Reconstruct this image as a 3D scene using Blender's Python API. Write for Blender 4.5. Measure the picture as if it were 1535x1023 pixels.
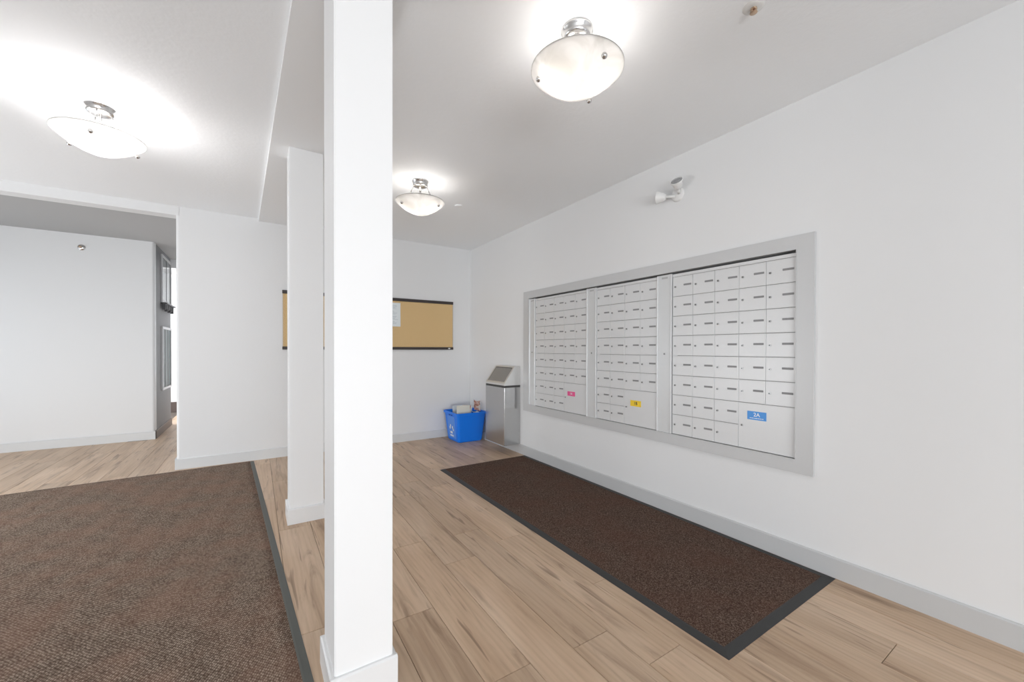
import bpy, bmesh, math, random
from mathutils import Vector, Matrix
random.seed(7)
C = bpy.context.scene.collection
for o in list(bpy.data.objects): bpy.data.objects.remove(o)
PI = math.pi

# ------------------------------------------------------------------ camera
YAW, PITCH, ROLL, FPX, SY, CAMH = 0.5706, -0.0069, 0.0022, 598.72, 16.4, 1.27
F = Vector((math.sin(YAW)*math.cos(PITCH), math.cos(YAW)*math.cos(PITCH), math.sin(PITCH)))
R0 = Vector((math.cos(YAW), -math.sin(YAW), 0)); U0 = R0.cross(F)
R1 = R0*math.cos(ROLL)+U0*math.sin(ROLL); U1 = -R0*math.sin(ROLL)+U0*math.cos(ROLL)
cd = bpy.data.cameras.new('camera'); cam = bpy.data.objects.new('camera', cd); C.objects.link(cam)
M = Matrix((R1, U1, -F)).transposed().to_4x4(); M.translation = Vector((0, 0, CAMH))
cam.matrix_world = M
cd.sensor_width = 36; cd.sensor_fit = 'HORIZONTAL'; cd.lens = FPX/1535*36; cd.shift_y = SY/1535
cd.clip_start = .02; cd.clip_end = 60
bpy.context.scene.camera = cam

# ------------------------------------------------------------------ world, lights, exposure
XR, YB, YF, H = 2.7215, 5.403, 7.395, 2.7534
YFRONT, XL = -5.0, -3.6
w = bpy.data.worlds.new('daylight'); bpy.context.scene.world = w; w.use_nodes = True
w.node_tree.nodes['Background'].inputs[0].default_value = (.86, .93, 1, 1)
w.node_tree.nodes['Background'].inputs[1].default_value = 1.0

def area(name, loc, rot, sx, sy, power, col):
    l = bpy.data.lights.new(name, 'AREA'); l.shape = 'RECTANGLE'; l.size = sx; l.size_y = sy
    l.energy = power; l.color = col
    o = bpy.data.objects.new(name, l); C.objects.link(o); o.location = loc; o.rotation_euler = rot
    return o
area('front_window_daylight', (-1.1, YFRONT+.03, .80), (PI/2, 0, 0), 4.3, 1.4, 140, (.96, .98, 1))
area('side_fill_light', (XL+.03, 4.1, .80), (0, -PI/2, 0), 1.1, 2.2, 30, (.96, .98, 1))  # added light from an unseen left opening, placed to brighten the back areas
area('hall_room_daylight', (-2.85, 10.1, 1.4), (0, -PI/2, 0), 1.8, 1.6, 95, (.97, .98, 1))
vs = bpy.context.scene.view_settings
vs.view_transform = 'Standard'; vs.look = 'None'; vs.gamma = 1; vs.exposure = 0.76; vs.use_curve_mapping = False

# ------------------------------------------------------------------ materials
def mat(name, col, rough=.5, metal=0, spec=.5, **kw):
    m = bpy.data.materials.new(name); m.use_nodes = True
    b = m.node_tree.nodes['Principled BSDF']
    b.inputs['Base Color'].default_value = (*col, 1); b.inputs['Roughness'].default_value = rough
    b.inputs['Metallic'].default_value = metal; b.inputs['Specular IOR Level'].default_value = spec
    for k, v in kw.items(): b.inputs[k.replace('_', ' ')].default_value = v
    return m
def N(m, t, **kw):
    n = m.node_tree.nodes.new(t)
    for k, v in kw.items(): setattr(n, k, v)
    return n
def LK(m, a, b): m.node_tree.links.new(a, b)
def bump(m, scale, strength, dist=.002, detail=3, coord='Object', rough=.5, vec=None):
    tc = N(m, 'ShaderNodeTexCoord'); n = N(m, 'ShaderNodeTexNoise'); b = N(m, 'ShaderNodeBump')
    n.inputs['Scale'].default_value = scale; n.inputs['Detail'].default_value = detail
    b.inputs['Strength'].default_value = strength; b.inputs['Distance'].default_value = dist
    LK(m, tc.outputs[coord], n.inputs['Vector']); LK(m, n.outputs['Fac'], b.inputs['Height'])
    LK(m, b.outputs['Normal'], m.node_tree.nodes['Principled BSDF'].inputs['Normal'])
    return n, b
def mixcol(m, fac, a, b, blend='MIX'):
    x = N(m, 'ShaderNodeMix', data_type='RGBA', blend_type=blend)
    if isinstance(fac, (int, float)): x.inputs[0].default_value = fac
    else: LK(m, fac, x.inputs[0])
    for i, v in ((6, a), (7, b)):
        if isinstance(v, tuple): x.inputs[i].default_value = (*v, 1) if len(v) == 3 else v
        else: LK(m, v, x.inputs[i])
    return x.outputs[2]
def ramp(m, fac, stops):
    r = N(m, 'ShaderNodeValToRGB'); LK(m, fac, r.inputs[0])
    while len(r.color_ramp.elements) < len(stops): r.color_ramp.elements.new(.5)
    for e, (p, c) in zip(r.color_ramp.elements, stops):
        e.position = p; e.color = (*c, 1) if len(c) == 3 else c
    return r.outputs[0]

m_wall = mat('painted_wall', (.79, .795, .80), .55); bump(m_wall, 260, .12, .001)
m_pillar = mat('painted_pillar', (.86, .865, .87), .5); bump(m_pillar, 260, .08, .001)
m_beam = mat('painted_beam', (.88, .885, .89), .6); bump(m_beam, 220, .15, .001)
m_ceil = mat('stippled_ceiling', (.94, .955, .97), .8)
n, b = bump(m_ceil, 38, .35, .004, 5)
m_ceil2 = mat('dimmed_hall_ceiling', (.47, .47, .47), .7)  # dim look of the far ceiling put into a darker base colour
m_base = mat('baseboard_paint_shaded', (.56, .566, .57), .35)  # right baseboard: shade put into the colour of the shared paint
m_base3 = mat('baseboard_paint_lit', (.70, .71, .715), .35)  # back and far baseboards: lighter copy of that paint, brighter light in the colour
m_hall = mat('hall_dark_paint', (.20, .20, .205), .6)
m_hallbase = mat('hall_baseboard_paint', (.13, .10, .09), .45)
m_slab = mat('subfloor', (.10, .08, .065), .8)

m_wood = bpy.data.materials.new('vinyl_plank'); m = m_wood; m.use_nodes = True
P = m.node_tree.nodes['Principled BSDF']
tc = N(m, 'ShaderNodeTexCoord'); oi = N(m, 'ShaderNodeObjectInfo')
mul = N(m, 'ShaderNodeVectorMath', operation='SCALE'); cmb = N(m, 'ShaderNodeCombineXYZ')
LK(m, oi.outputs['Random'], cmb.inputs[0]); LK(m, oi.outputs['Random'], cmb.inputs[1]); LK(m, oi.outputs['Random'], cmb.inputs[2])
LK(m, cmb.outputs[0], mul.inputs[0]); mul.inputs['Scale'].default_value = 91.7
add = N(m, 'ShaderNodeVectorMath', operation='ADD'); LK(m, tc.outputs['Object'], add.inputs[0]); LK(m, mul.outputs[0], add.inputs[1])
def mapped(sx, sy, sz=1):
    mp = N(m, 'ShaderNodeMapping'); mp.inputs['Scale'].default_value = (sx, sy, sz); LK(m, add.outputs[0], mp.inputs['Vector']); return mp.outputs[0]
def noise(v, s, d=4, r=.55, dis=0):
    n = N(m, 'ShaderNodeTexNoise'); n.inputs['Scale'].default_value = s; n.inputs['Detail'].default_value = d
    n.inputs['Roughness'].default_value = r; n.inputs['Distortion'].default_value = dis; LK(m, v, n.inputs['Vector']); return n.outputs['Fac']
broad = noise(mapped(7, .9), 1.0, 3, .5, .3)
fine = noise(mapped(64, 3.4), 1.0, 4, .65)
crack = noise(mapped(30, 2.0), 1.0, 2, .45, .6)
streak = noise(mapped(15, 1.5), 1.0, 5, .6, .9)
wv = N(m, 'ShaderNodeTexWave', wave_type='RINGS', rings_direction='Z'); wv.inputs['Scale'].default_value = 2.2
wv.inputs['Distortion'].default_value = 5; wv.inputs['Detail'].default_value = 3; wv.inputs['Detail Scale'].default_value = 1.2
LK(m, mapped(5, .55), wv.inputs['Vector'])
c = ramp(m, broad, [(.3, (.50, .345, .225)), (.5, (.60, .435, .30)), (.72, (.69, .525, .385))])
c = mixcol(m, .13, c, ramp(m, wv.outputs['Fac'], [(.0, (.36, .235, .145)), (.4, (.62, .46, .32)), (1, (.69, .52, .38))]))
c = mixcol(m, ramp(m, streak, [(.27, (.80,)*3), (.37, (.34,)*3), (.46, (.06,)*3), (.54, (0,)*3)]), c, (.235, .145, .088))
c = mixcol(m, ramp(m, fine, [(.3, (.24,)*3), (.6, (0,)*3)]), c, (.36, .24, .155))
c = mixcol(m, ramp(m, crack, [(.24, (.75,)*3), (.31, (.45,)*3), (.345, (0,)*3)]), c, (.20, .122, .075))
hs = N(m, 'ShaderNodeHueSaturation'); LK(m, c, hs.inputs['Color'])
mr = N(m, 'ShaderNodeMapRange'); LK(m, oi.outputs['Random'], mr.inputs[0]); mr.inputs[3].default_value = .90; mr.inputs[4].default_value = 1.08
LK(m, mr.outputs[0], hs.inputs['Value']); hs.inputs['Saturation'].default_value = 1.0
LK(m, hs.outputs[0], P.inputs['Base Color']); P.inputs['Roughness'].default_value = .42; P.inputs['Specular IOR Level'].default_value = .42
bm_ = N(m, 'ShaderNodeBump'); bm_.inputs['Strength'].default_value = .12; bm_.inputs['Distance'].default_value = .001
LK(m, fine, bm_.inputs['Height']); LK(m, bm_.outputs[0], P.inputs['Normal'])

def carpet(name, dark, mid, light, weave):
    m = bpy.data.materials.new(name); m.use_nodes = True; P = m.node_tree.nodes['Principled BSDF']
    tc = N(m, 'ShaderNodeTexCoord')
    def nz(s, d=3, r=.6):
        n = N(m, 'ShaderNodeTexNoise'); n.inputs['Scale'].default_value = s; n.inputs['Detail'].default_value = d
        n.inputs['Roughness'].default_value = r; LK(m, tc.outputs['Object'], n.inputs['Vector']); return n.outputs['Fac']
    if weave:
        vo = N(m, 'ShaderNodeTexVoronoi', feature='F1'); mp = N(m, 'ShaderNodeMapping')
        mp.inputs['Rotation'].default_value = (0, 0, .72); mp.inputs['Scale'].default_value = (120, 78, 100)
        LK(m, tc.outputs['Object'], mp.inputs['Vector']); LK(m, mp.outputs[0], vo.inputs['Vector'])
        vo.inputs['Scale'].default_value = 1; vo.inputs['Randomness'].default_value = .35
        base = ramp(m, vo.outputs['Distance'], [(.12, light), (.38, mid), (.70, dark)]); hgt = vo.outputs['Distance']; inv = True
    else:
        hgt = nz(170, 3, .7); base = ramp(m, hgt, [(.36, dark), (.5, mid), (.66, light)]); inv = False
    big = nz(3.2, 4, .55)
    base = mixcol(m, ramp(m, big, [(.42, (0,)*3), (.62, (.30,)*3)]), base, tuple(a*b for a, b in zip(mid, (1.22, .88, .80))))
    LK(m, base, P.inputs['Base Color']); P.inputs['Roughness'].default_value = .95; P.inputs['Specular IOR Level'].default_value = .1
    b = N(m, 'ShaderNodeBump', invert=inv); b.inputs['Strength'].default_value = .55; b.inputs['Distance'].default_value = .004
    LK(m, hgt, b.inputs['Height']); LK(m, b.outputs[0], P.inputs['Normal'])
    return m
m_carp1 = carpet('ribbed_brown_carpet', (.085, .055, .040), (.25, .192, .148), (.50, .41, .335), True)
m_carp2 = carpet('cut_pile_brown_carpet', (.034, .019, .014), (.095, .060, .045), (.22, .158, .125), False)
m_rubber2 = mat('grey_green_rubber', (.095, .102, .092), .5)
m_rubber = mat('charcoal_rubber', (.034, .034, .034), .6); bump(m_rubber, 90, .1, .001)

m_mbframe = mat('satin_aluminium_frame', (.60, .605, .61), .45, .25); bump(m_mbframe, 400, .04, .0005)
m_door = mat('mailbox_door_paint', (.70, .705, .71), .38, .15)
m_stile = mat('mailbox_stile_paint', (.66, .67, .675), .35, .2)
m_edge = mat('bright_aluminium_edge', (.86, .87, .88), .25, .3)
m_carc = mat('mailbox_carcass', (.05, .05, .05), .6)
m_plate = mat('grey_name_plate', (.25, .25, .255), .45)
m_lock = mat('lock_cylinder', (.42, .42, .42), .3, .9)
m_hole = mat('keyhole', (.03, .03, .03), .6)
m_pink = mat('pink_label', (.82, .10, .30), .5); m_yel = mat('yellow_label', (.90, .62, .03), .5)
m_blue = mat('blue_label', (.09, .33, .78), .5); m_white = mat('white_print', (.9, .9, .9), .5)
m_black = mat('black_print', (.03, .03, .03), .5)

m_steel = mat('brushed_stainless', (.53, .53, .53), .2, 1.0)
m_steel2 = mat('satin_steel_head', (.72, .72, .71), .4, .75)
m_flap = mat('grey_swing_flap', (.30, .30, .295), .4, .4)
m_band = mat('dark_band', (.05, .05, .05), .5)
m_bin = mat('blue_polypropylene', (.003, .20, .88), .38); m_binp = mat('blue_panel', (.09, .29, .85), .45)
m_cork = mat('cork', (.60, .39, .19), .9)
tcn = N(m_cork, 'ShaderNodeTexCoord'); nn = N(m_cork, 'ShaderNodeTexNoise'); nn.inputs['Scale'].default_value = 140; nn.inputs['Detail'].default_value = 4
LK(m_cork, tcn.outputs['Object'], nn.inputs['Vector'])
LK(m_cork, ramp(m_cork, nn.outputs['Fac'], [(.3, (.54, .35, .15)), (.5, (.71, .50, .25)), (.75, (.80, .60, .34))]), m_cork.node_tree.nodes['Principled BSDF'].inputs['Base Color'])
m_rail = mat('dark_brown_rail', (.035, .026, .024), .45)
m_alu = mat('thin_aluminium', (.55, .50, .45), .4, .5)
m_paper = mat('white_paper', (.80, .85, .87), .8)
m_ink = mat('faint_grey_print', (.50, .56, .60), .8)
m_chrome = mat('brushed_nickel', (.66, .65, .64), .22, 1.0)
m_plastic = mat('white_plastic', (.80, .80, .79), .4)
m_lens = mat('clear_lens', (.42, .43, .44), .08, .7)
m_brass = mat('brass', (.62, .46, .33), .35, .8); m_red = mat('red_glass_bulb', (.35, .05, .02), .2)
m_mirror = mat('dark_glazing', (.05, .07, .075), .06, .0, .9)
m_teal = mat('dark_teal_glazing', (.03, .06, .062), .35, 0, .3)
m_hframe = mat('pale_hall_frame', (.55, .55, .56), .4, .2)
m_darkobj = mat('dark_trim', (.05, .05, .055), .4)

def glassbowl(name, tr, em):
    m = bpy.data.materials.new(name); m.use_nodes = True; nt = m.node_tree; nt.nodes.clear()
    out = N(m, 'ShaderNodeOutputMaterial'); d = N(m, 'ShaderNodeBsdfDiffuse'); t = N(m, 'ShaderNodeBsdfTranslucent')
    g = N(m, 'ShaderNodeBsdfGlossy'); g.inputs['Roughness'].default_value = .15
    d.inputs[0].default_value = (.9, .9, .89, 1)
    tc = N(m, 'ShaderNodeTexCoord'); n = N(m, 'ShaderNodeTexNoise'); n.inputs['Scale'].default_value = 7; n.inputs['Detail'].default_value = 3; n.inputs['Distortion'].default_value = 1.2
    LK(m, tc.outputs['Object'], n.inputs[0]); LK(m, ramp(m, n.outputs['Fac'], [(.35, (.80, .785, .76)), (.6, (.96, .95, .94))]), t.inputs[0])
    m1 = N(m, 'ShaderNodeMixShader'); m1.inputs[0].default_value = tr; LK(m, d.outputs[0], m1.inputs[1]); LK(m, t.outputs[0], m1.inputs[2])
    fr = N(m, 'ShaderNodeFresnel'); fr.inputs[0].default_value = 1.35
    m2 = N(m, 'ShaderNodeMixShader'); LK(m, fr.outputs[0], m2.inputs[0]); LK(m, m1.outputs[0], m2.inputs[1]); LK(m, g.outputs[0], m2.inputs[2])
    LK(m, m2.outputs[0], out.inputs[0]); return m
m_bowl = glassbowl('frosted_bowl_glass', .9, 0)
def emis(name, col, s):
    m = bpy.data.materials.new(name); m.use_nodes = True; P = m.node_tree.nodes['Principled BSDF']
    P.inputs['Emission Color'].default_value = (*col, 1); P.inputs['Emission Strength'].default_value = s; return m
m_bulb = emis('lit_bulb', (1, .95, .90), 25); m_bulb2 = emis('lit_bulb_cool', (1, .98, .97), 120)

# ------------------------------------------------------------------ mesh helpers
def box(bm, x0, x1, y0, y1, z0, z1, mi=0, bev=0):
    t = bmesh.new(); bmesh.ops.create_cube(t, size=1)
    for v in t.verts: v.co = Vector(((x0+x1)/2+v.co.x*(x1-x0), (y0+y1)/2+v.co.y*(y1-y0), (z0+z1)/2+v.co.z*(z1-z0)))
    if bev: bmesh.ops.bevel(t, geom=list(t.edges), offset=bev, segments=2, affect='EDGES', profile=.5)
    for f in t.faces: f.material_index = mi
    merge(bm, t)
def merge(bm, t, M=None):
    if M is not None: bmesh.ops.transform(t, matrix=M, verts=t.verts)
    me = bpy.data.meshes.new('tmp'); t.to_mesh(me); t.free(); bm.from_mesh(me); bpy.data.meshes.remove(me)
def cyl(bm, a, b, r0, r1=None, n=20, mi=0, caps=True):
    a = Vector(a); b = Vector(b); r1 = r0 if r1 is None else r1; d = b-a
    t = bmesh.new(); bmesh.ops.create_cone(t, cap_ends=caps, segments=n, radius1=r0, radius2=r1, depth=d.length)
    for f in t.faces: f.material_index = mi; f.smooth = len(f.verts) == 4
    q = Vector((0, 0, 1)).rotation_difference(d.normalized()).to_matrix().to_4x4(); q.translation = (a+b)/2
    merge(bm, t, q)
def lathe(bm, prof, n=40, M=None, mi=0, close=False):
    t = bmesh.new(); rings = []
    for r, z in prof:
        rings.append([t.verts.new((r*math.cos(2*PI*i/n), r*math.sin(2*PI*i/n), z)) for i in range(n)] if r > 1e-6 else [t.verts.new((0, 0, z))])
    for a, b in zip(rings, rings[1:]):
        for i in range(n):
            j = (i+1) % n
            vs_ = [a[i % len(a)], a[j % len(a)], b[j % len(b)], b[i % len(b)]]
            u = []
            for v in vs_:
                if v not in u: u.append(v)
            if len(u) >= 3:
                f = t.faces.new(u); f.smooth = True; f.material_index = mi
    bmesh.ops.recalc_face_normals(t, faces=t.faces); merge(bm, t, M)
def prism(bm, pts, axis, a, b, mi=0):
    """extrude polygon pts (2D) along axis from a to b"""
    t = bmesh.new()
    def mk(p, s):
        return {'x': (s, p[0], p[1]), 'y': (p[0], s, p[1]), 'z': (p[0], p[1], s)}[axis]
    A = [t.verts.new(mk(p, a)) for p in pts]; B = [t.verts.new(mk(p, b)) for p in pts]
    t.faces.new(A); t.faces.new(B[::-1])
    for i in range(len(pts)): t.faces.new((A[i], B[i], B[(i+1) % len(pts)], A[(i+1) % len(pts)]))
    bmesh.ops.recalc_face_normals(t, faces=t.faces)
    for f in t.faces: f.material_index = mi
    merge(bm, t)
def obj(name, bm, mats, parent=None, loc=None, sharp=True):
    me = bpy.data.meshes.new(name); bm.to_mesh(me); bm.free()
    for mm in (mats if isinstance(mats, (list, tuple)) else [mats]): me.materials.append(mm)
    o = bpy.data.objects.new(name, me); C.objects.link(o)
    if parent: o.parent = parent
    if loc: o.location = loc
    return o
def bx(name, mats, parent, *a, bev=0):
    bm = bmesh.new(); box(bm, *a, bev=bev); return obj(name, bm, mats, parent)
def thing(name, label, cat, loc=(0, 0, 0), rz=0, group=None):
    o = bpy.data.objects.new(name, None); C.objects.link(o); o.location = loc; o.rotation_euler = (0, 0, rz); o.empty_display_size = .1
    return tag(o, label, cat, group)
def tag(o, label, cat, group=None):
    o['label'] = label; o['category'] = cat
    if group: o['group'] = group
    return o
def struct(name, bm, m, parent=None):
    o = obj(name, bm, m, parent); o['kind'] = 'structure'; return o
def sbox(name, m, *boxes):
    bm = bmesh.new()
    for b in boxes: box(bm, *b)
    return struct(name, bm, m)

# ------------------------------------------------------------------ room shell
XJ = -.699       # doorway jamb in the back wall
XH = -1.19       # hall side wall
ZH = 2.660
T = .15
# floor slab with single planks on it
fl = sbox('floor', m_slab, (XL-.2, XR+.2, YFRONT-.2, 11.6, -.12, -.006))
PW, PL = .2, 1.22
fixed = {2: 1.852, 3: 1.31, 4: 2.18, 10: .545}
def plank(x0, x1, y0, y1):
    g, b = .0009, .0016
    t = bmesh.new(); x0 += g; x1 -= g; y0 += g; y1 -= g
    cx, cy = (x0+x1)/2, (y0+y1)/2
    lo = [t.verts.new((x-cx, y-cy, -.006)) for x, y in ((x0, y0), (x1, y0), (x1, y1), (x0, y1))]
    md = [t.verts.new((x-cx, y-cy, -b)) for x, y in ((x0, y0), (x1, y0), (x1, y1), (x0, y1))]
    hi = [t.verts.new((x-cx, y-cy, 0)) for x, y in ((x0+b, y0+b), (x1-b, y0+b), (x1-b, y1-b), (x0+b, y1-b))]
    for A, B in ((lo, md), (md, hi)):
        for i in range(4): t.faces.new((A[i], A[(i+1) % 4], B[(i+1) % 4], B[i]))
    t.faces.new(hi); t.faces.new(lo[::-1])
    return obj('plank', t, m_wood, fl, (cx, cy, 0))
for k in range(-16, 13):
    x0 = .133+PW*k; x1 = min(x0+PW, XR-.002)
    off = fixed.get(k, random.uniform(0, PL))
    off -= math.ceil((off+1.0)/PL)*PL
    zones = [(-.9, YB)]
    if x1 <= XJ+.15: zones = [(-.9, 7.39 if x1 <= XH+.05 else 10.6)]
    elif x1 <= -.2: zones = [(-.9, 5.4), (5.55, 10.6)]
    for za, zb_ in zones:
        y = off
        while y < zb_:
            a, b = max(y, za), min(y+PL, zb_)
            if b-a > .03: plank(x0, x1, a, b)
            y += PL
sbox('ceiling', m_ceil, (XL-.2, XR+.2, YFRONT-.2, YB+.1, H, H+.12))
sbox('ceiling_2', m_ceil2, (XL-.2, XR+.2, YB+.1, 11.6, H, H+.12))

# right wall with the mailbox recess
RY0, RY1, RZ0, RZ1 = 1.086, 3.850, .616, 1.868
sbox('wall_right', m_wall, (XR, XR+.3, YFRONT-.2, RY0, 0, H), (XR, XR+.3, RY1, YB+.2, 0, H),
     (XR, XR+.3, RY0, RY1, 0, RZ0), (XR, XR+.3, RY0, RY1, RZ1, H), (XR+.22, XR+.3, RY0, RY1, RZ0, RZ1))
# back wall: solid panel with rounded outer corner + header over the wide doorway
def rounded_wall(name, x0, x1, y0, y1, z0, z1, m, corners, r=.028):
    """vertical slab in plan with bullnose at chosen corners"""
    pts = []
    for key, (cx, cy) in (('a', (x0, y0)), ('b', (x1, y0)), ('c', (x1, y1)), ('d', (x0, y1))):
        if key in corners:
            sx = 1 if cx == x0 else -1; sy = 1 if cy == y0 else -1
            ox, oy = cx+sx*r, cy+sy*r
            st = {'a': PI, 'b': 1.5*PI, 'c': 0, 'd': .5*PI}[key]
            for i in range(9):
                t = st+i/8*PI/2; pts.append((ox+r*math.cos(t), oy+r*math.sin(t)))
        else: pts.append((cx, cy))
    bm = bmesh.new(); prism(bm, pts, 'z', z0, z1)
    return bm
bm = rounded_wall('w', XJ, XR, YB, YB+T, 0, H, m_wall, 'ad')
box(bm, XL, XJ+.03, YB, YB+T, ZH, H)
o = struct('wall_back', bm, m_wall)
for f in o.data.polygons: f.use_smooth = False
# room sides that are not in the picture but shape the light
sbox('wall_left', m_wall, (XL-.15, XL, YFRONT-.2, 2.95, 0, H), (XL-.15, XL, 5.25, 5.6, 0, H), (XL-.15, XL, 2.95, 5.25, 0, .24), (XL-.15, XL, 2.95, 5.25, 1.36, H),  # left opening positioned to suit the added side light
     (XL-.15, XL, 7.2, 7.5, 0, H), (XL-.15, XL, 5.6, 7.2, 0, .3), (XL-.15, XL, 5.6, 7.2, 2.3, H))
sbox('wall_front', m_wall, (XL-.2, -3.3, YFRONT-.15, YFRONT, 0, H), (1.85, XR+.1, YFRONT-.15, YFRONT, 0, H), (-3.3, 1.85, YFRONT-.15, YFRONT, 0, .08), (-3.3, 1.85, YFRONT-.15, YFRONT, 1.52, H))
# far room wall, ends in a rounded corner where the hall turns off
bm = rounded_wall('w', XL-.1, XH, YF, YF+.12, 0, H, m_wall, 'b'); struct('wall_far', bm, m_wall)
# hall walls
YE = 10.35
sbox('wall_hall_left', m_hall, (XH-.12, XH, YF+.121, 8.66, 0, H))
sbox('wall_hall_right', m_wall, (-.35, -.2, YB+T, YE, 0, H))
sbox('wall_hall_end', m_wall, (-3.2, -.2, YE, YE+.12, 0, H), (-3.2, -3.05, 8.7, YE, 0, H))
sbox('trim_1', m_beam, (XH-1.8, -.35, 8.66, 8.80, 2.61, H))
# beam over the pillars
bm = bmesh.new(); prism(bm, [(.327, -4.95), (.68, -4.95), (.395, YB-.001), (.031, YB-.001)], 'z', H-.03, H+.01); struct('trim_2', bm, m_beam)

# baseboards
BH, BT = .112, .015
def board_profile(u0, sgn):  # (offset,z) pairs
    return [(u0, 0), (u0+sgn*BT, 0), (u0+sgn*BT, BH-.006), (u0+sgn*(BT-.006), BH), (u0, BH)]
bm = bmesh.new(); prism(bm, board_profile(XR, -1), 'y', YFRONT, YB-.0005); struct('baseboard_right', bm, m_base)
bm = bmesh.new(); prism(bm, board_profile(YB, -1), 'x', XJ-.012, XR-BT); box(bm, XJ-.012, XJ, YB-.012, YB+T+.012, 0, BH)
struct('baseboard_back', bm, m_base3)
bm = bmesh.new(); prism(bm, board_profile(YF, -1), 'x', XL, XH+.008); struct('baseboard_far', bm, m_base3)
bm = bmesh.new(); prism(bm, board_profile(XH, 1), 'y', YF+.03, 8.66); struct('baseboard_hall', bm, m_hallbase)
bm = bmesh.new(); prism(bm, [(YE, 0), (YE-.015, 0), (YE-.015, .2), (YE, .2)], 'x', -3.05, -.35); struct('baseboard_hall_end', bm, m_hallbase)

# pillars
def pillar(x0, x1, y0, y1, label, top):
    t = thing('pillar', label, 'pillar', ((x0+x1)/2, (y0+y1)/2, 0), 0)
    hx, hy = (x1-x0)/2, (y1-y0)/2
    bm = bmesh.new(); box(bm, -hx, hx, -hy, hy, 0, top)
    bmesh.ops.bevel(bm, geom=[e for e in bm.edges if abs(e.verts[0].co.z-e.verts[1].co.z) > 1], offset=.004, segments=2, affect='EDGES')
    obj('shaft', bm, m_pillar, t)
    for s in (-1, 1):
        bm = bmesh.new(); prism(bm, board_profile(s*hy, s), 'x', -hx-BT, hx+BT); obj('base_trim', bm, m_base2, t)
        bm = bmesh.new(); prism(bm, board_profile(s*hx, s), 'y', -hy+.0005, hy-.0005); obj('base_trim', bm, m_base2, t)
    return t
m_base2 = mat('pillar_base_paint', (.79, .795, .80), .35)
pillar(.2315, .4357, 1.512, 1.755, 'large white square pillar nearest the camera with white base trim', H-.03)
pillar(.2044, .4290, 3.284, 3.505, 'white square pillar farther back, beside the brown mat edge', H-.03)

# ------------------------------------------------------------------ mats
def floor_mat(name, label, W, D, cm, loc, rz, bw, rub, fw):
    t = thing(name, label, 'floor mat', loc, rz)
    a = bw
    bm = bmesh.new()
    # rubber border with a ramped edge: outer low, inner high
    def ring(inner, z): k = inner*fw; return [bm.verts.new((x, y, z)) for x, y in ((inner, inner), (W-inner, inner), (W-inner, D-k), (inner, D-k))]
    r = [ring(0, 0), ring(0, .0015), ring(a*.75, .006), ring(a, .006), ring(a, 0)]
    for A, B in zip(r, r[1:]):
        for i in range(4): bm.faces.new((A[i], A[(i+1) % 4], B[(i+1) % 4], B[i]))
    bmesh.ops.recalc_face_normals(bm, faces=bm.faces); obj('rubber_border', bm, rub, t)
    bm = bmesh.new(); e = a-.002
    # carpet field with slightly ragged rounded edge and low undulation
    nx, ny = int(W/.05), int(D/.05)
    g = [[bm.verts.new((e+(W-2*e)*i/nx, e+(D-e-e*fw)*j/ny, .0092 if 0 < i < nx and 0 < j < ny else .006)) for j in range(ny+1)] for i in range(nx+1)]
    for i in range(nx):
        for j in range(ny): f = bm.faces.new((g[i][j], g[i+1][j], g[i+1][j+1], g[i][j+1])); f.smooth = True
    for i in range(nx+1):
        for j in range(ny+1):
            if 0 < i < nx and 0 < j < ny: g[i][j].co.z += .0008*math.sin(i*1.7+j*.6)*math.cos(j*.9)
    obj('carpet', bm, cm, t)
    return t
floor_mat('entrance_mat', 'wide ribbed light brown entrance mat with grey rubber edge, left of the pillars', 2.75, 4.765, m_carp1,
          (.245-2.75*math.cos(.0555), .60-.0555*2.75, .0003), .0555, .038, m_rubber2, .3)
floor_mat('runner_mat', 'long dark brown runner mat with black rubber edge under the mailboxes', 1.078, 3.04, m_carp2, (1.624, .885, .0003), 0, .05, m_rubber, .3)

# ------------------------------------------------------------------ mailboxes
XF = XR-.020   # face of surround
OY0, OY1, OZ0, OZ1 = .995, 3.957, .537, 1.951
IY0, IY1, IZ0, IZ1 = 1.088, 3.848, .618, 1.866
sur = thing('mailbox_surround', 'flat grey metal frame around the whole bank of wall mailboxes', 'frame', (XR, (OY0+OY1)/2, OZ0))
for nm, y0, y1, z0, z1 in (('frame_side', OY0, IY0, OZ0, OZ1), ('frame_side', IY1, OY1, OZ0, OZ1), ('frame_rail', IY0, IY1, OZ0, IZ0), ('frame_rail', IY0, IY1, IZ1, OZ1)):
    bm = bmesh.new(); box(bm, XF-XR, -.0003, y0-(OY0+OY1)/2, y1-(OY0+OY1)/2, z0-OZ0, z1-OZ0)
    o = obj(nm, bm, m_mbframe, sur)
    bm = bmesh.new(); c_ = (OY0+OY1)/2
    if nm == 'frame_side': yy = y1-.004 if y0 == OY0 else y0; box(bm, XF-XR-.003, XF-XR-.0002, yy-c_, yy+.004-c_, IZ0-OZ0, IZ1-OZ0)
    else: zz = z1-.004 if z0 == OZ0 else z0; box(bm, XF-XR-.003, XF-XR-.0002, y0-c_, y1-c_, zz-OZ0, zz+.004-OZ0)
    obj('inner_bead', bm, m_mbframe, o)

def text_bm(txt, size):
    cu = bpy.data.curves.new('t', 'FONT'); cu.body = txt; cu.size = size; cu.extrude = .0003; cu.align_x = 'CENTER'; cu.align_y = 'CENTER'; cu.offset = size*.012
    o = bpy.data.objects.new('t', cu); C.objects.link(o); dg = bpy.context.evaluated_depsgraph_get(); dg.update()
    me = bpy.data.meshes.new_from_object(o.evaluated_get(dg)); bpy.data.objects.remove(o); bpy.data.curves.remove(cu)
    t = bmesh.new(); t.from_mesh(me); bpy.data.meshes.remove(me); return t
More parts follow.
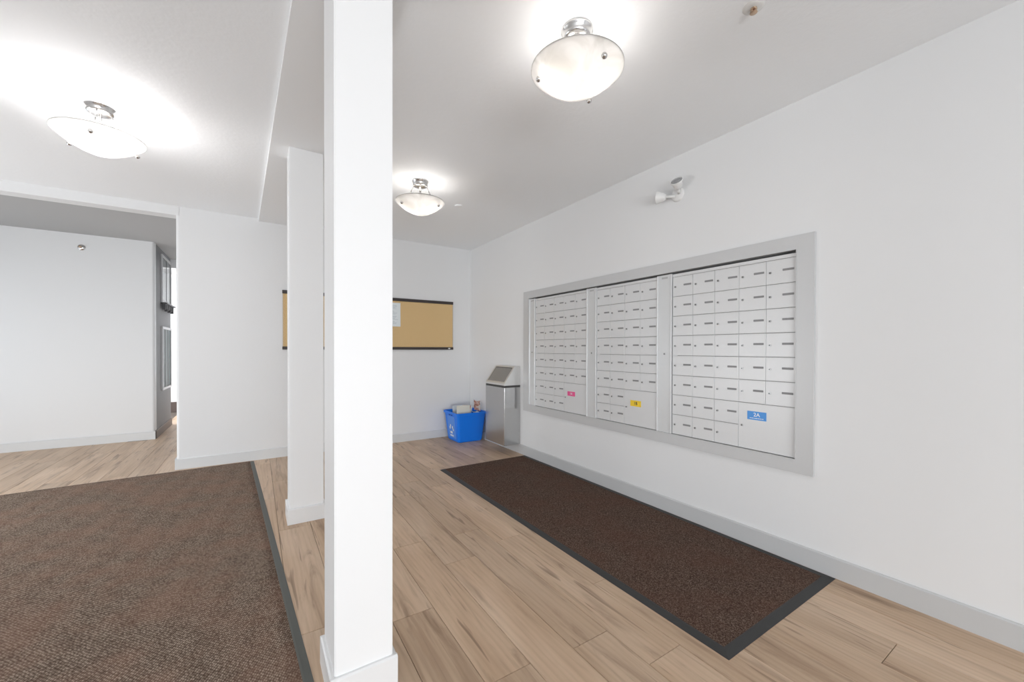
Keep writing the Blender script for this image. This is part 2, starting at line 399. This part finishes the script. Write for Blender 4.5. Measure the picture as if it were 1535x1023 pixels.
# basis for things seen on the right wall: local x -> -Y, local y -> +Z, local z -> -X
WR = Matrix(((0, 0, -1, 0), (-1, 0, 0, 0), (0, 1, 0, 0), (0, 0, 0, 1)))
ZT, ZBm, RH = 1.828, .620, .151
XD = XR-.006   # front of the doors
bmn = bmesh.new()  # name plate
prism(bmn, [(-.029, -.0065), (.029, -.0065), (.031, -.0045), (.031, .0045), (.029, .0065), (-.029, .0065), (-.031, .0045), (-.031, -.0045)], 'x', -.0015, .001)
plate_me = bpy.data.meshes.new('name_plate'); bmn.to_mesh(plate_me); bmn.free(); plate_me.materials.append(m_plate)
bml = bmesh.new(); cyl(bml, (.002, 0, 0), (-.004, 0, 0), .0080, .0074, 16); cyl(bml, (-.0035, 0, 0), (-.0045, 0, 0), .004, .004, 10, 1)
lock_me = bpy.data.meshes.new('lock'); bml.to_mesh(lock_me); bml.free(); lock_me.materials.append(m_lock); lock_me.materials.append(m_hole)
dcache = {}
def door_mesh(wd, hg):
    k = (round(wd, 4), round(hg, 4))
    if k not in dcache:
        bm = bmesh.new(); g = .0011; b = .0015
        xs = [(0.006, g, g), (.0015, g, g), (0, g+b, g+b), (0, g+.004, g+.004), (.0006, g+.005, g+.005)]
        rings = []
        for x, a, c in xs:
            rings.append([bm.verts.new((x, sy*(wd/2-a), sz*(hg/2-c))) for sy, sz in ((1, -1), (-1, -1), (-1, 1), (1, 1))])
        for A, B in zip(rings, rings[1:]):
            for i in range(4): bm.faces.new((A[i], A[(i+1) % 4], B[(i+1) % 4], B[i]))
        bm.faces.new(rings[-1]); bmesh.ops.recalc_face_normals(bm, faces=bm.faces)
        me = bpy.data.meshes.new('mailbox_door'); bm.to_mesh(me); bm.free(); me.materials.append(m_door); dcache[k] = me
    return dcache[k]
def link(name, me, parent, loc):
    o = bpy.data.objects.new(name, me); C.objects.link(o); o.parent = parent; o.location = loc; return o
def mailbox_unit(label, ystile0, ystile1, yd0, yd1, ncol, sticker, smat, tmat, sy, sz, sw, sh, skip=()):
    """y runs from the far (left) edge yd0 down to yd1"""
    yend = yd1-.002
    t = thing('mailbox_unit', label, 'mailbox', (XR, (ystile0+yend)/2, ZBm-.002), 0, 'mailbox units set in the right wall')
    cy, cz = (ystile0+yend)/2, ZBm-.002
    L = lambda x, y, z: (x-XR, y-cy, z-cz)
    bm = bmesh.new(); box(bm, .0015, .20, yend-cy, ystile0-cy, 0, 1.853-cz); obj('carcass', bm, m_carc, t)
    # stile: flat channel with raised bright lips, maker's plate and keyhole
    bm = bmesh.new(); z0, z1 = 0, 1.856-cz
    box(bm, XD-XR-.002, .0015, ystile1-cy, ystile0-cy, z0, z1)
    st = obj('stile', bm, m_stile, t)
    for ya in (ystile0, ystile1+.006):
        e = bx('edge_lip', m_edge, st, XD-XR-.011, XD-XR-.002, ya-.006-cy, ya-cy, z0, z1, bev=.001)
    bm = bmesh.new(); yc = (ystile0+ystile1)/2-cy
    box(bm, XD-XR-.0035, XD-XR-.002, yc-.026, yc+.026, 1.826-cz, 1.840-cz); obj('maker_plate', bm, m_plate2, st)
    o = link('lock', lock_me, st, (XD-XR-.002, yc, 1.235-cz))
    # top rail above the doors and hairline frame below
    bx('top_rail', m_door, t, XD-XR, .0015, yd1-cy, yd0-cy, ZT+.001-cz, 1.850-cz)
    # small latch at mid height
    bx('latch', m_stile, t, XD-XR-.006, XD-XR+.001, yd0-.045-cy, yd0-.002-cy, 1.2215-cz, 1.2255-cz)
    cw = (yd0-yd1)/ncol
    for r in range(8):
        for c in range(ncol):
            if r >= 6 and c >= ncol-2: continue
            d = link('mailbox_door', door_mesh(cw, RH), t, L(XD, yd0-cw*(c+.5), ZT-RH*(r+.5)))
            if (r, c) not in skip: link('name_plate', plate_me, d, (0, -cw*.5+.043, .007))
            link('lock', lock_me, d, (0, cw*.5-.024, -.002))
    d = link('parcel_door', door_mesh(cw*2, RH*2), t, L(XD, yd1+cw, ZT-RH*7))
    d['label'] = 'double size parcel door with %s %s label' % sticker[1:]
    link('lock', lock_me, d, (0, cw-.024, .0))
    bm = bmesh.new(); box(bm, -.0007, .0006, -sw/2, sw/2, -sh/2, sh/2)
    tx = text_bm(sticker[0], sh*.62 if sticker[0] == '2A' else sh*.72); Mx = WR.copy(); Mx.translation = Vector((-.0009, 0, sh*.10 if sticker[0] == '2A' else 0))
    for f in tx.faces: f.material_index = 1
    merge(bm, tx, Mx)
    if sticker[0] == '2A':
        for i, (a, b_) in enumerate(((-.36, -.30), (-.28, -.18), (-.16, -.12), (-.10, .04), (.06, .13), (.15, .24), (.26, .36))):
            box(bm, -.0012, -.0004, -b_*sw, -a*sw, -.34*sh, -.27*sh, 1)
    o = obj('number_label', bm, [smat, tmat], d, (0, sy-(yd1+cw), sz-(ZT-RH*7)))
    o['label'] = '%s label reading %s' % (sticker[1], sticker[0])
    return t
m_plate2 = mat('pale_maker_plate', (.42, .42, .43), .4)
mailbox_unit('leftmost mailbox unit with the small pink label, nearest the waste bin', 3.846, 3.735, 3.733, 2.883, 5, ('1A', 'pink', '1A'), m_pink, m_white, 3.108, .814, .115, .046)
mailbox_unit('middle mailbox unit, four doors wide, with the yellow label', 2.877, 2.749, 2.747, 2.074, 4, ('1B', 'yellow', '1B'), m_yel, m_black, 2.285, .810, .112, .050)
mailbox_unit('rightmost mailbox unit with the blue 2A label, nearest the camera', 2.068, 1.936, 1.932, 1.092, 5, ('2A', 'blue', '2A'), m_blue, m_white, 1.311, .843, .116, .055, skip=((7, 2),))

# ------------------------------------------------------------------ cork board
def pinboard():
    x0, x1, z0, z1 = .263, 2.432, 1.260, 1.958
    t = thing('cork_board', 'long cork notice board with dark top and bottom rails on the back wall', 'notice board', ((x0+x1)/2, YB, z0))
    hw, hh = (x1-x0)/2, z1-z0
    bx('cork_panel', m_cork, t, -hw+.006, hw-.006, -.014, -.001, .03, hh-.03)
    bx('top_rail', m_rail, t, -hw, hw, -.024, -.001, hh-.040, hh, bev=.003)
    bx('bottom_rail', m_rail, t, -hw, hw, -.028, -.001, 0, .036, bev=.003)
    for s in (-1, 1): bx('side_edge', m_alu, t, s*hw-(.008 if s > 0 else 0), s*hw+(0 if s > 0 else .008), -.017, -.001, .036, hh-.04)
    bm = bmesh.new(); lathe(bm, [(0, .002), (.016, .0018), (.019, 0)], 16, Matrix.Translation((hw-.065, -.0275, .018)) @ Matrix.Rotation(PI/2, 4, 'X') @ Matrix.Diagonal((1, .45, 1, 1)))
    o = obj('badge', bm, m_white, t); o['label'] = 'small white oval badge'
    return t
pinboard()
def sheet(name, label, x0, x1, z0, z1, lines):
    t = thing(name, label, 'paper', ((x0+x1)/2, YB-.0145, z0))
    hw = (x1-x0)/2; hh = z1-z0
    bm = bmesh.new(); n = 6
    prev = None
    for i in range(n+1):
        z = hh*i/n; y = -.0012-.004*(1-i/n)**2
        row = [bm.verts.new((-hw, y, z)), bm.verts.new((hw, y, z)), bm.verts.new((hw, y+.0006, z)), bm.verts.new((-hw, y+.0006, z))]
        if prev:
            for k in range(4): bm.faces.new((prev[k], prev[(k+1) % 4], row[(k+1) % 4], row[k]))
        else: bm.faces.new(row)
        prev = row
    bm.faces.new(prev); bmesh.ops.recalc_face_normals(bm, faces=bm.faces); obj('sheet', bm, m_paper, t)
    bm = bmesh.new(); z = hh-.04
    for i in range(lines):
        wd = random.uniform(.55, 1)*(hw-.02)*2; yy = -.0012-.004*(1-z/hh)**2-.0004
        if i % 5 != 4: box(bm, -hw+.02, -hw+.02+wd, yy-.0003, yy, z, z+.0045)
        z -= (hh-.06)/lines
    obj('printed_lines', bm, m_ink, t)
    bm = bmesh.new(); lathe(bm, [(0, .008), (.005, .006), (.005, 0)], 12, Matrix.Translation((0, -.002, hh-.012)) @ Matrix.Rotation(PI/2, 4, 'X')); obj('push_pin', bm, m_white, t)
sheet('notice_sheet', 'white printed notice pinned on the cork board beside the near pillar', 1.442, 1.656, 1.573, 1.893, 18)

# ------------------------------------------------------------------ wall waste receptacle
def receptacle():
    x0, y0, y1, zb, zt, zh = 2.492, 4.05, 4.508, .112, .822, 1.06
    t = thing('waste_receptacle', 'tall stainless steel waste bin with a slanted grey flap, left of the mailboxes', 'waste bin', ((x0+XR)/2, (y0+y1)/2, zb))
    cx, cy = (x0+XR)/2, (y0+y1)/2; hx = (XR-x0)/2-.0005; hy = (y1-y0)/2
    bx('body', m_steel, t, -hx, hx, -hy, hy, 0, zt-zb-.014, bev=.004)
    bx('seam_band', m_band, t, -hx+.002, hx-.0005, -hy+.002, hy-.002, zt-zb-.016, zt-zb+.010)
    zz = zt-zb+.009; zf = zz+.026; ztop = zh-zb; xs = -hx+.150
    # hood: wedge profile extruded along Y, as frame around flap
    prof = [(-hx, zz), (hx, zz), (hx, ztop), (xs, ztop), (-hx, zf)]
    bm = bmesh.new(); prism(bm, prof, 'y', -hy, hy)
    bmesh.ops.bevel(bm, geom=list(bm.edges), offset=.004, segments=2, affect='EDGES')
    hood = obj('hood', bm, m_steel2, t)
    # flap on slope
    d = Vector((xs+hx, 0, ztop-zf)); ln = d.length; d.normalize(); nrm = Vector((-d.z, 0, d.x))
    Mf = Matrix((Vector((0, -1, 0)), d, nrm)).transposed().to_4x4(); Mf.translation = Vector((-hx, 0, zf))+d*ln*.5
    bm = bmesh.new(); box(bm, -hy+.035, hy-.035, -ln*.40, ln*.42, -.004, .0015); bmesh.ops.transform(bm, matrix=Mf, verts=bm.verts); g = obj('opening', bm, m_band, hood)
    bm = bmesh.new(); box(bm, -hy+.052, hy-.036, -ln*.40, ln*.37, .0005, .005, bev=.001); bmesh.ops.transform(bm, matrix=Mf, verts=bm.verts); obj('swing_flap', bm, m_flap, t)
    return t
receptacle()

# ------------------------------------------------------------------ blue recycling box
def blue_box():
    cx, cy = 2.478, 5.085
    t = thing('recycling_box', 'bright blue plastic recycling box full of paper in the back corner', 'recycling box', (cx, cy, 0))
    hb, hbY, ht, htY, h = .182, .180, .218, .225, .405
    bm = bmesh.new()
    def ring(a, b, z, r=.03, n=4):
        out = []
        for sx, sy, st in ((1, 1, 0), (-1, 1, 90), (-1, -1, 180), (1, -1, 270)):
            for i in range(n+1):
                an = math.radians(st+90*i/n); out.append(bm.verts.new((sx*(a-r)+r*math.cos(an), sy*(b-r)+r*math.sin(an), z)))
        return out
    R_ = [ring(hb-.01, hbY-.01, 0), ring(hb, hbY, .012), ring(hb+(ht-hb)*.93, hbY+(htY-hbY)*.93, h-.035), ring(ht+.010, htY+.010, h-.032), ring(ht+.012, htY+.012, h-.004),
          ring(ht+.006, htY+.006, h), ring(ht-.006, htY-.006, h-.003), ring(hb-.004, hbY-.004, .016)]
    for A, B in zip(R_, R_[1:]):
        n = len(A)
        for i in range(n): bm.faces.new((A[i], A[(i+1) % n], B[(i+1) % n], B[i]))
    bm.faces.new(R_[0][::-1]); bm.faces.new(R_[-1]); bmesh.ops.recalc_face_normals(bm, faces=bm.faces)
    obj('body', bm, m_bin, t)
    # frame for the slanted left face (normal towards -X)
    up = Vector((-(ht-hb)*.93, 0, h-.047)).normalized(); rt = Vector((0, -1, 0)); nn_ = rt.cross(up)
    Mf = Matrix((rt, up, nn_)).transposed().to_4x4(); Mf.translation = Vector((-(hb+.001), 0, .012))
    bm = bmesh.new(); box(bm, -.12, .12, .03, .335, -.002, .004, bev=.002); bmesh.ops.transform(bm, matrix=Mf, verts=bm.verts)
    pn = obj('side_panel', bm, m_binp, t)
    bm = bmesh.new()
    for k in range(3):   # three chasing arrows
        a = bmesh.new(); rr, ww = .052, .020
        p1 = Vector((-rr*.72, -rr*.62, 0)); p2 = Vector((rr*.72, -rr*.62, 0))
        vs_ = [(-.040, -.050), (.004, -.050), (.004, -.062), (.026, -.040), (.004, -.018), (.004, -.030), (-.040, -.030)]
        f = a.faces.new([a.verts.new((x, y, .0048)) for x, y in vs_])
        e = bmesh.ops.extrude_face_region(a, geom=[f]); bmesh.ops.translate(a, vec=(0, 0, .001), verts=[v for v in e['geom'] if isinstance(v, bmesh.types.BMVert)])
        bmesh.ops.recalc_face_normals(a, faces=a.faces)
        merge(bm, a, Mf @ Matrix.Translation((0, .155, 0)) @ Matrix.Scale(1.15, 4) @ Matrix.Rotation(k*2*PI/3, 4, 'Z'))
    for i in range(5): 
        a = bmesh.new(); box(a, -.055+i*.023, -.039+i*.023, .055, .078, .0048, .0056); merge(bm, a, Mf)
    o = obj('recycling_symbol', bm, m_white, pn); o['label'] = 'white recycling symbol of three chasing arrows'
    for s in (-1, 1):  # hand holes under the rim: raised pads, shade of the hole put into dark blue
        a = bmesh.new()
        M2 = Mf @ Matrix.Translation((s*.035, .352, 0)); box(a, -.022, .022, -.007, .007, .001, .0062, bev=.002); bmesh.ops.transform(a, matrix=M2, verts=a.verts)
        obj('hand_hole_pad', a, m_binh, t)
    return cx, cy, h
m_binh = mat('recess_shade_blue', (.005, .05, .35), .6)
bxx, byy, bh = blue_box()
def sheetobj(name, label, w_, d_, thick, loc, rot, m, curl=0, crumple=0, group=None):
    bm = bmesh.new(); nx = 10 if crumple or curl else 2; ny = 8 if crumple or curl else 2
    rs = random.Random(hash(label) % 1000 if False else len(label)*13)
    g = [[None]*(ny+1) for _ in range(nx+1)]; g2 = [[None]*(ny+1) for _ in range(nx+1)]
    for i in range(nx+1):
        for j in range(ny+1):
            u, v = i/nx-.5, j/ny-.5; z = curl*(u*u*4)+crumple*(rs.random()-.5)
            dx, dy = crumple*(rs.random()-.5), crumple*(rs.random()-.5)
            g[i][j] = bm.verts.new((u*w_+dx, v*d_+dy, z)); g2[i][j] = bm.verts.new((u*w_+dx, v*d_+dy, z+thick))
    for i in range(nx):
        for j in range(ny):
            bm.faces.new((g[i][j], g[i][j+1], g[i+1][j+1], g[i+1][j])); bm.faces.new((g2[i][j], g2[i+1][j], g2[i+1][j+1], g2[i][j+1]))
    for i in range(nx):
        for j in (0, ny): bm.faces.new((g[i][j], g[i+1][j], g2[i+1][j], g2[i][j]))
    for j in range(ny):
        for i in (0, nx): bm.faces.new((g[i][j], g[i][j+1], g2[i][j+1], g2[i][j]))
    bmesh.ops.recalc_face_normals(bm, faces=bm.faces)
    o = obj(name, bm, m, None, loc); o.rotation_euler = rot; tag(o, label, 'paper', group); return o
m_cream = mat('cream_paper', (.78, .76, .66), .8)
m_tan = mat('printed_flyer', (.70, .50, .38), .7)
nt_ = N(m_tan, 'ShaderNodeTexNoise'); nt_.inputs['Scale'].default_value = 22; tt_ = N(m_tan, 'ShaderNodeTexCoord'); LK(m_tan, tt_.outputs['Object'], nt_.inputs[0])
LK(m_tan, ramp(m_tan, nt_.outputs['Fac'], [(.42, (.80, .76, .66)), (.5, (.74, .48, .34)), (.6, (.55, .22, .16))]), m_tan.node_tree.nodes['Principled BSDF'].inputs['Base Color'])
m_pinkp = mat('pink_brown_flyer', (.62, .30, .24), .6)
np_ = N(m_pinkp, 'ShaderNodeTexNoise'); np_.inputs['Scale'].default_value = 26; tp_ = N(m_pinkp, 'ShaderNodeTexCoord'); LK(m_pinkp, tp_.outputs['Object'], np_.inputs[0])
LK(m_pinkp, ramp(m_pinkp, np_.outputs['Fac'], [(.4, (.42, .20, .15)), (.52, (.70, .40, .32)), (.62, (.85, .78, .72))]), m_pinkp.node_tree.nodes['Principled BSDF'].inputs['Base Color'])
G = 'papers in the blue recycling box'
sheetobj('paper_stack', 'stack of white and cream paper filling the lower part of the recycling box', .28, .30, .24, (bxx, byy, .03), (0, 0, 0), m_cream, group=G)
sheetobj('envelope', 'cream envelope leaning at the front left of the blue box', .20, .005, .15, (bxx-.085, byy-.125, .345), (-.10, .06, .02), m_cream, group=G)
sheetobj('newspaper', 'white folded newspaper standing at the back of the blue box', .20, .010, .13, (bxx-.03, byy+.12, .338), (.05, -.03, -.03), m_paper, group=G)
sheetobj('flyer', 'flyer with red and brown print in the middle of the blue box', .13, .005, .14, (bxx-.01, byy-.06, .345), (-.08, .10, .03), m_tan, group=G)
sheetobj('magazine', 'white magazine slanted behind the printed flyer in the blue box', .13, .005, .14, (bxx+.03, byy+.0, .343), (.05, .20, .05), m_paper, group=G)
sheetobj('crumpled_flyer', 'crumpled pinkish flyer sticking up at the right of the blue box', .13, .14, .002, (bxx+.150, byy-.055, .470), (1.25, .25, .35), m_pinkp, .015, .018, group=G)
sheetobj('crumpled_paper', 'crumpled pale paper below the pink flyer in the blue box', .10, .10, .002, (bxx+.125, byy-.085, .375), (.15, .1, .2), m_paper, .012, .018, group=G)

# ------------------------------------------------------------------ ceiling lights
def ceiling_light(label, x, y, ang, bulbm, br=.020):
    t = thing('ceiling_light', label, 'ceiling light', (x, y, H), 0, 'frosted bowl ceiling lights')
    bm = bmesh.new(); lathe(bm, [(.070, 0), (.074, -.003), (.074, -.010), (.068, -.014), (.066, -.034), (.060, -.046), (.045, -.052), (.020, -.054), (0, -.055)], 40); obj('canopy', bm, m_chrome, t)
    bm = bmesh.new(); cyl(bm, (0, 0, -.050), (0, 0, -.190), .009, n=14); lathe(bm, [(0, -.187), (.03, -.189), (.03, -.205), (0, -.209)], 24); obj('stem', bm, m_chrome, t)
    RR, ZR = .213, -.192
    prof = []
    for i in range(15):
        a = i/14; r = (RR-.004)*math.sin(a*PI/2); prof.append((r, ZR-.108*(1-(r/(RR-.004))**1.75)))
    outer = prof + [(RR, ZR+.004), (RR, ZR+.008), (RR-.007, ZR+.007)]
    inner = [(max(r-.005, 0), z+.006) for r, z in reversed(prof)]
    bm = bmesh.new(); lathe(bm, outer+inner, 64); bowl = obj('bowl_shade', bm, m_bowl, t)
    for k in range(3):
        a = ang+k*2*PI/3; c_, s_ = math.cos(a), math.sin(a)
        bm = bmesh.new()
        pts = [Vector((.058*c_, .058*s_, -.040)), Vector((.085*c_, .085*s_, -.105)), Vector((.130*c_, .130*s_, -.192)), Vector((.170*c_, .170*s_, -.212)), Vector((.174*c_, .174*s_, -.225))]
        for p, q in zip(pts, pts[1:]): cyl(bm, p, q, .0042, n=10)
        obj('arm', bm, m_chrome, t)
        dirv = Vector((c_*.55, s_*.55, -.83)).normalized(); p = Vector((.176*c_, .176*s_, -.2265))
        bm = bmesh.new(); q = Vector((0, 0, 1)).rotation_difference(dirv).to_matrix().to_4x4(); q.translation = p
        lathe(bm, [(0, .017), (.008, .015), (.0125, .009), (.0125, .0), (.007, -.003), (0, -.004)], 18, q); obj('knob', bm, m_chrome, t)
    for s in (-1, 1):
        a = -.60; c_, s_ = s*math.cos(a), s*math.sin(a)
        bm = bmesh.new(); cyl(bm, (.022*c_, .022*s_, -.197), (.052*c_, .052*s_, -.208), .014, n=14); obj('socket', bm, m_plastic, t)
        d = Vector((c_*.93, s_*.93, -.12)).normalized(); q = Vector((0, 0, 1)).rotation_difference(d).to_matrix().to_4x4(); q.translation = Vector((.050*c_, .050*s_, -.207))
        bm = bmesh.new(); lathe(bm, [(.010, 0), (.012, .012), (.022, .032), (.027, .050), (.024, .066), (.012, .076), (0, .078)], 20, q)
        b = obj('bulb', bm, bulbm, t)
    return t
def camdir(x, y): return math.atan2(-y, -x)
ceiling_light('frosted glass bowl ceiling light near the mailboxes, largest on the right', 1.259, 1.408, camdir(1.259, 1.408)+.70, m_bulb)
ceiling_light('small looking frosted bowl ceiling light farther back, near the cork board', 1.228, 3.421, camdir(1.228, 3.421)+PI/3, m_bulb)
ceiling_light('overexposed bowl ceiling light above the brown entrance mat on the left', -.801, 3.438, camdir(-.801, 3.438)-.22, m_bulb2)

# ------------------------------------------------------------------ emergency light, sprinklers
def emergency():
    t = thing('emergency_light', 'small twin head emergency light on the wall above the mailboxes', 'emergency light', (XR, 1.893, 2.455))
    bm = bmesh.new(); lathe(bm, [(0, .016), (.045, .016), (.052, .010), (.054, 0)], 28, Matrix.Translation((-.0005, 0, 0)) @ Matrix.Rotation(-PI/2, 4, 'Y')); obj('base_plate', bm, m_plastic, t)
    for name, p0, p1, aim in (('a', (-.016, .012, -.012), (-.050, .085, -.002), Vector((-.35, .93, .12))), ('b', (-.016, -.018, .0), (-.055, -.040, .034), Vector((-.74, -.22, .60)))):
        bm = bmesh.new(); cyl(bm, p0, p1, .011, n=12)
        a = bmesh.new(); bmesh.ops.create_uvsphere(a, u_segments=12, v_segments=8, radius=.015)
        for f in a.faces: f.smooth = True
        merge(bm, a, Matrix.Translation(p1)); obj('swivel_arm', bm, m_plastic, t)
        aim = aim.normalized(); q = Vector((0, 0, 1)).rotation_difference(aim).to_matrix().to_4x4(); q.translation = Vector(p1)
        bm = bmesh.new(); lathe(bm, [(0, -.014), (.020, -.012), (.032, .006), (.041, .040), (.047, .052), (.047, .057), (.042, .057), (.040, .050)], 28, q); hd = obj('lamp_head', bm, m_plastic, t)
        bm = bmesh.new(); lathe(bm, [(.0405, .053), (.032, .058), (.014, .062), (0, .063)], 24, q); obj('lens', bm, m_lens, hd)
emergency()
def sprinkler(label, M_, full=True):
    t = thing('sprinkler', label, 'fire sprinkler'); t.matrix_world = M_
    bm = bmesh.new(); lathe(bm, [(.012, -.014), (.030, -.012), (.040, -.004), (.043, 0)], 32); obj('escutcheon', bm, m_plastic if full else m_chrome, t)
    bm = bmesh.new(); cyl(bm, (0, 0, 0), (0, 0, -.022), .011, n=12); lathe(bm, [(.012, -.022), (.014, -.026), (.008, -.03), (0, -.03)], 16)
    for s in (-1, 1):
        for p, q in (((s*.010, 0, -.026), (s*.014, 0, -.040)), ((s*.014, 0, -.040), (s*.003, 0, -.055))): cyl(bm, p, q, .0028, n=8)
    obj('frame', bm, m_brass, t)
    bm = bmesh.new(); cyl(bm, (0, 0, -.030), (0, 0, -.052), .0028, n=10); obj('glass_bulb', bm, m_red, t)
    bm = bmesh.new(); lathe(bm, [(0, -.055), (.005, -.056), (.015, -.058), (.015, -.0595), (0, -.060)], 16)
    obj('deflector', bm, m_brass, t)
sprinkler('brass fire sprinkler on the ceiling at the top edge, right of the large light', Matrix.Translation((1.816, .90, H)) @ Matrix.Diagonal((1, 1, .42, 1)))
sprinkler('tiny side sprinkler high on the far room wall', Matrix.Translation((-1.902, YF, 2.581)) @ Matrix.Rotation(-PI/2, 4, 'X') @ Matrix.Scale(.9, 4), False)
bm = bmesh.new(); lathe(bm, [(0, -.007), (.036, -.006), (.042, -.002), (.042, 0)], 32)
o = obj('sprinkler_cover', bm, m_ceil, None, (1.77, 3.79, H)); tag(o, 'flat white round cover on the ceiling beside the small back light', 'ceiling cover')

# ------------------------------------------------------------------ hall fittings on the dark side wall
def hall_panel(name, label, cat, y0, y1, z0, z1, lower):
    t = thing(name, label, cat, (XH, (y0+y1)/2, z0)); hy = (y1-y0)/2; h = z1-z0; fw = .035
    bm = bmesh.new()
    for b in ((-.0, .022, -hy, -hy+fw, 0, h), (0, .022, hy-fw, hy, 0, h), (0, .022, -hy+fw, hy-fw, 0, fw), (0, .022, -hy+fw, hy-fw, h-fw, h)):
        box(bm, b[0]+.0005, b[1], *b[2:])
    obj('frame', bm, m_hframe, t)
    bx('pane', m_teal if lower else m_mirror, t, .001, .012, -hy+fw, hy-fw, fw, h-fw)
    for k in range(1, 3 if lower else 2):
        y = -hy+2*hy*k/(3 if lower else 2)
        bx('glazing_bar', m_darkobj, t, .012, .0145, y-.016, y+.016, fw, h-fw)
    return t
hall_panel('hall_window', 'tall dark glazed panel in a pale frame high on the hall wall', 'window', 7.84, 8.60, 1.96, 2.68, False)
bm = bmesh.new(); box(bm, 0, .075, 0, .78, .055, .075, bev=.004)
for i in range(9): box(bm, .015, .055, .03+i*.082, .055+i*.082, -.03+.02*math.sin(i*2.1), .055)
o = obj('coat_rack', bm, m_darkobj, None, (XH+.0005, 7.83, 1.885)); tag(o, 'dark rail just below the high glazed panel in the hall', 'rail')
hall_panel('hall_display_cabinet', 'shallow glazed wall cabinet with dark glass below the rail in the hall', 'cabinet', 7.86, 8.58, .64, 1.60, True)
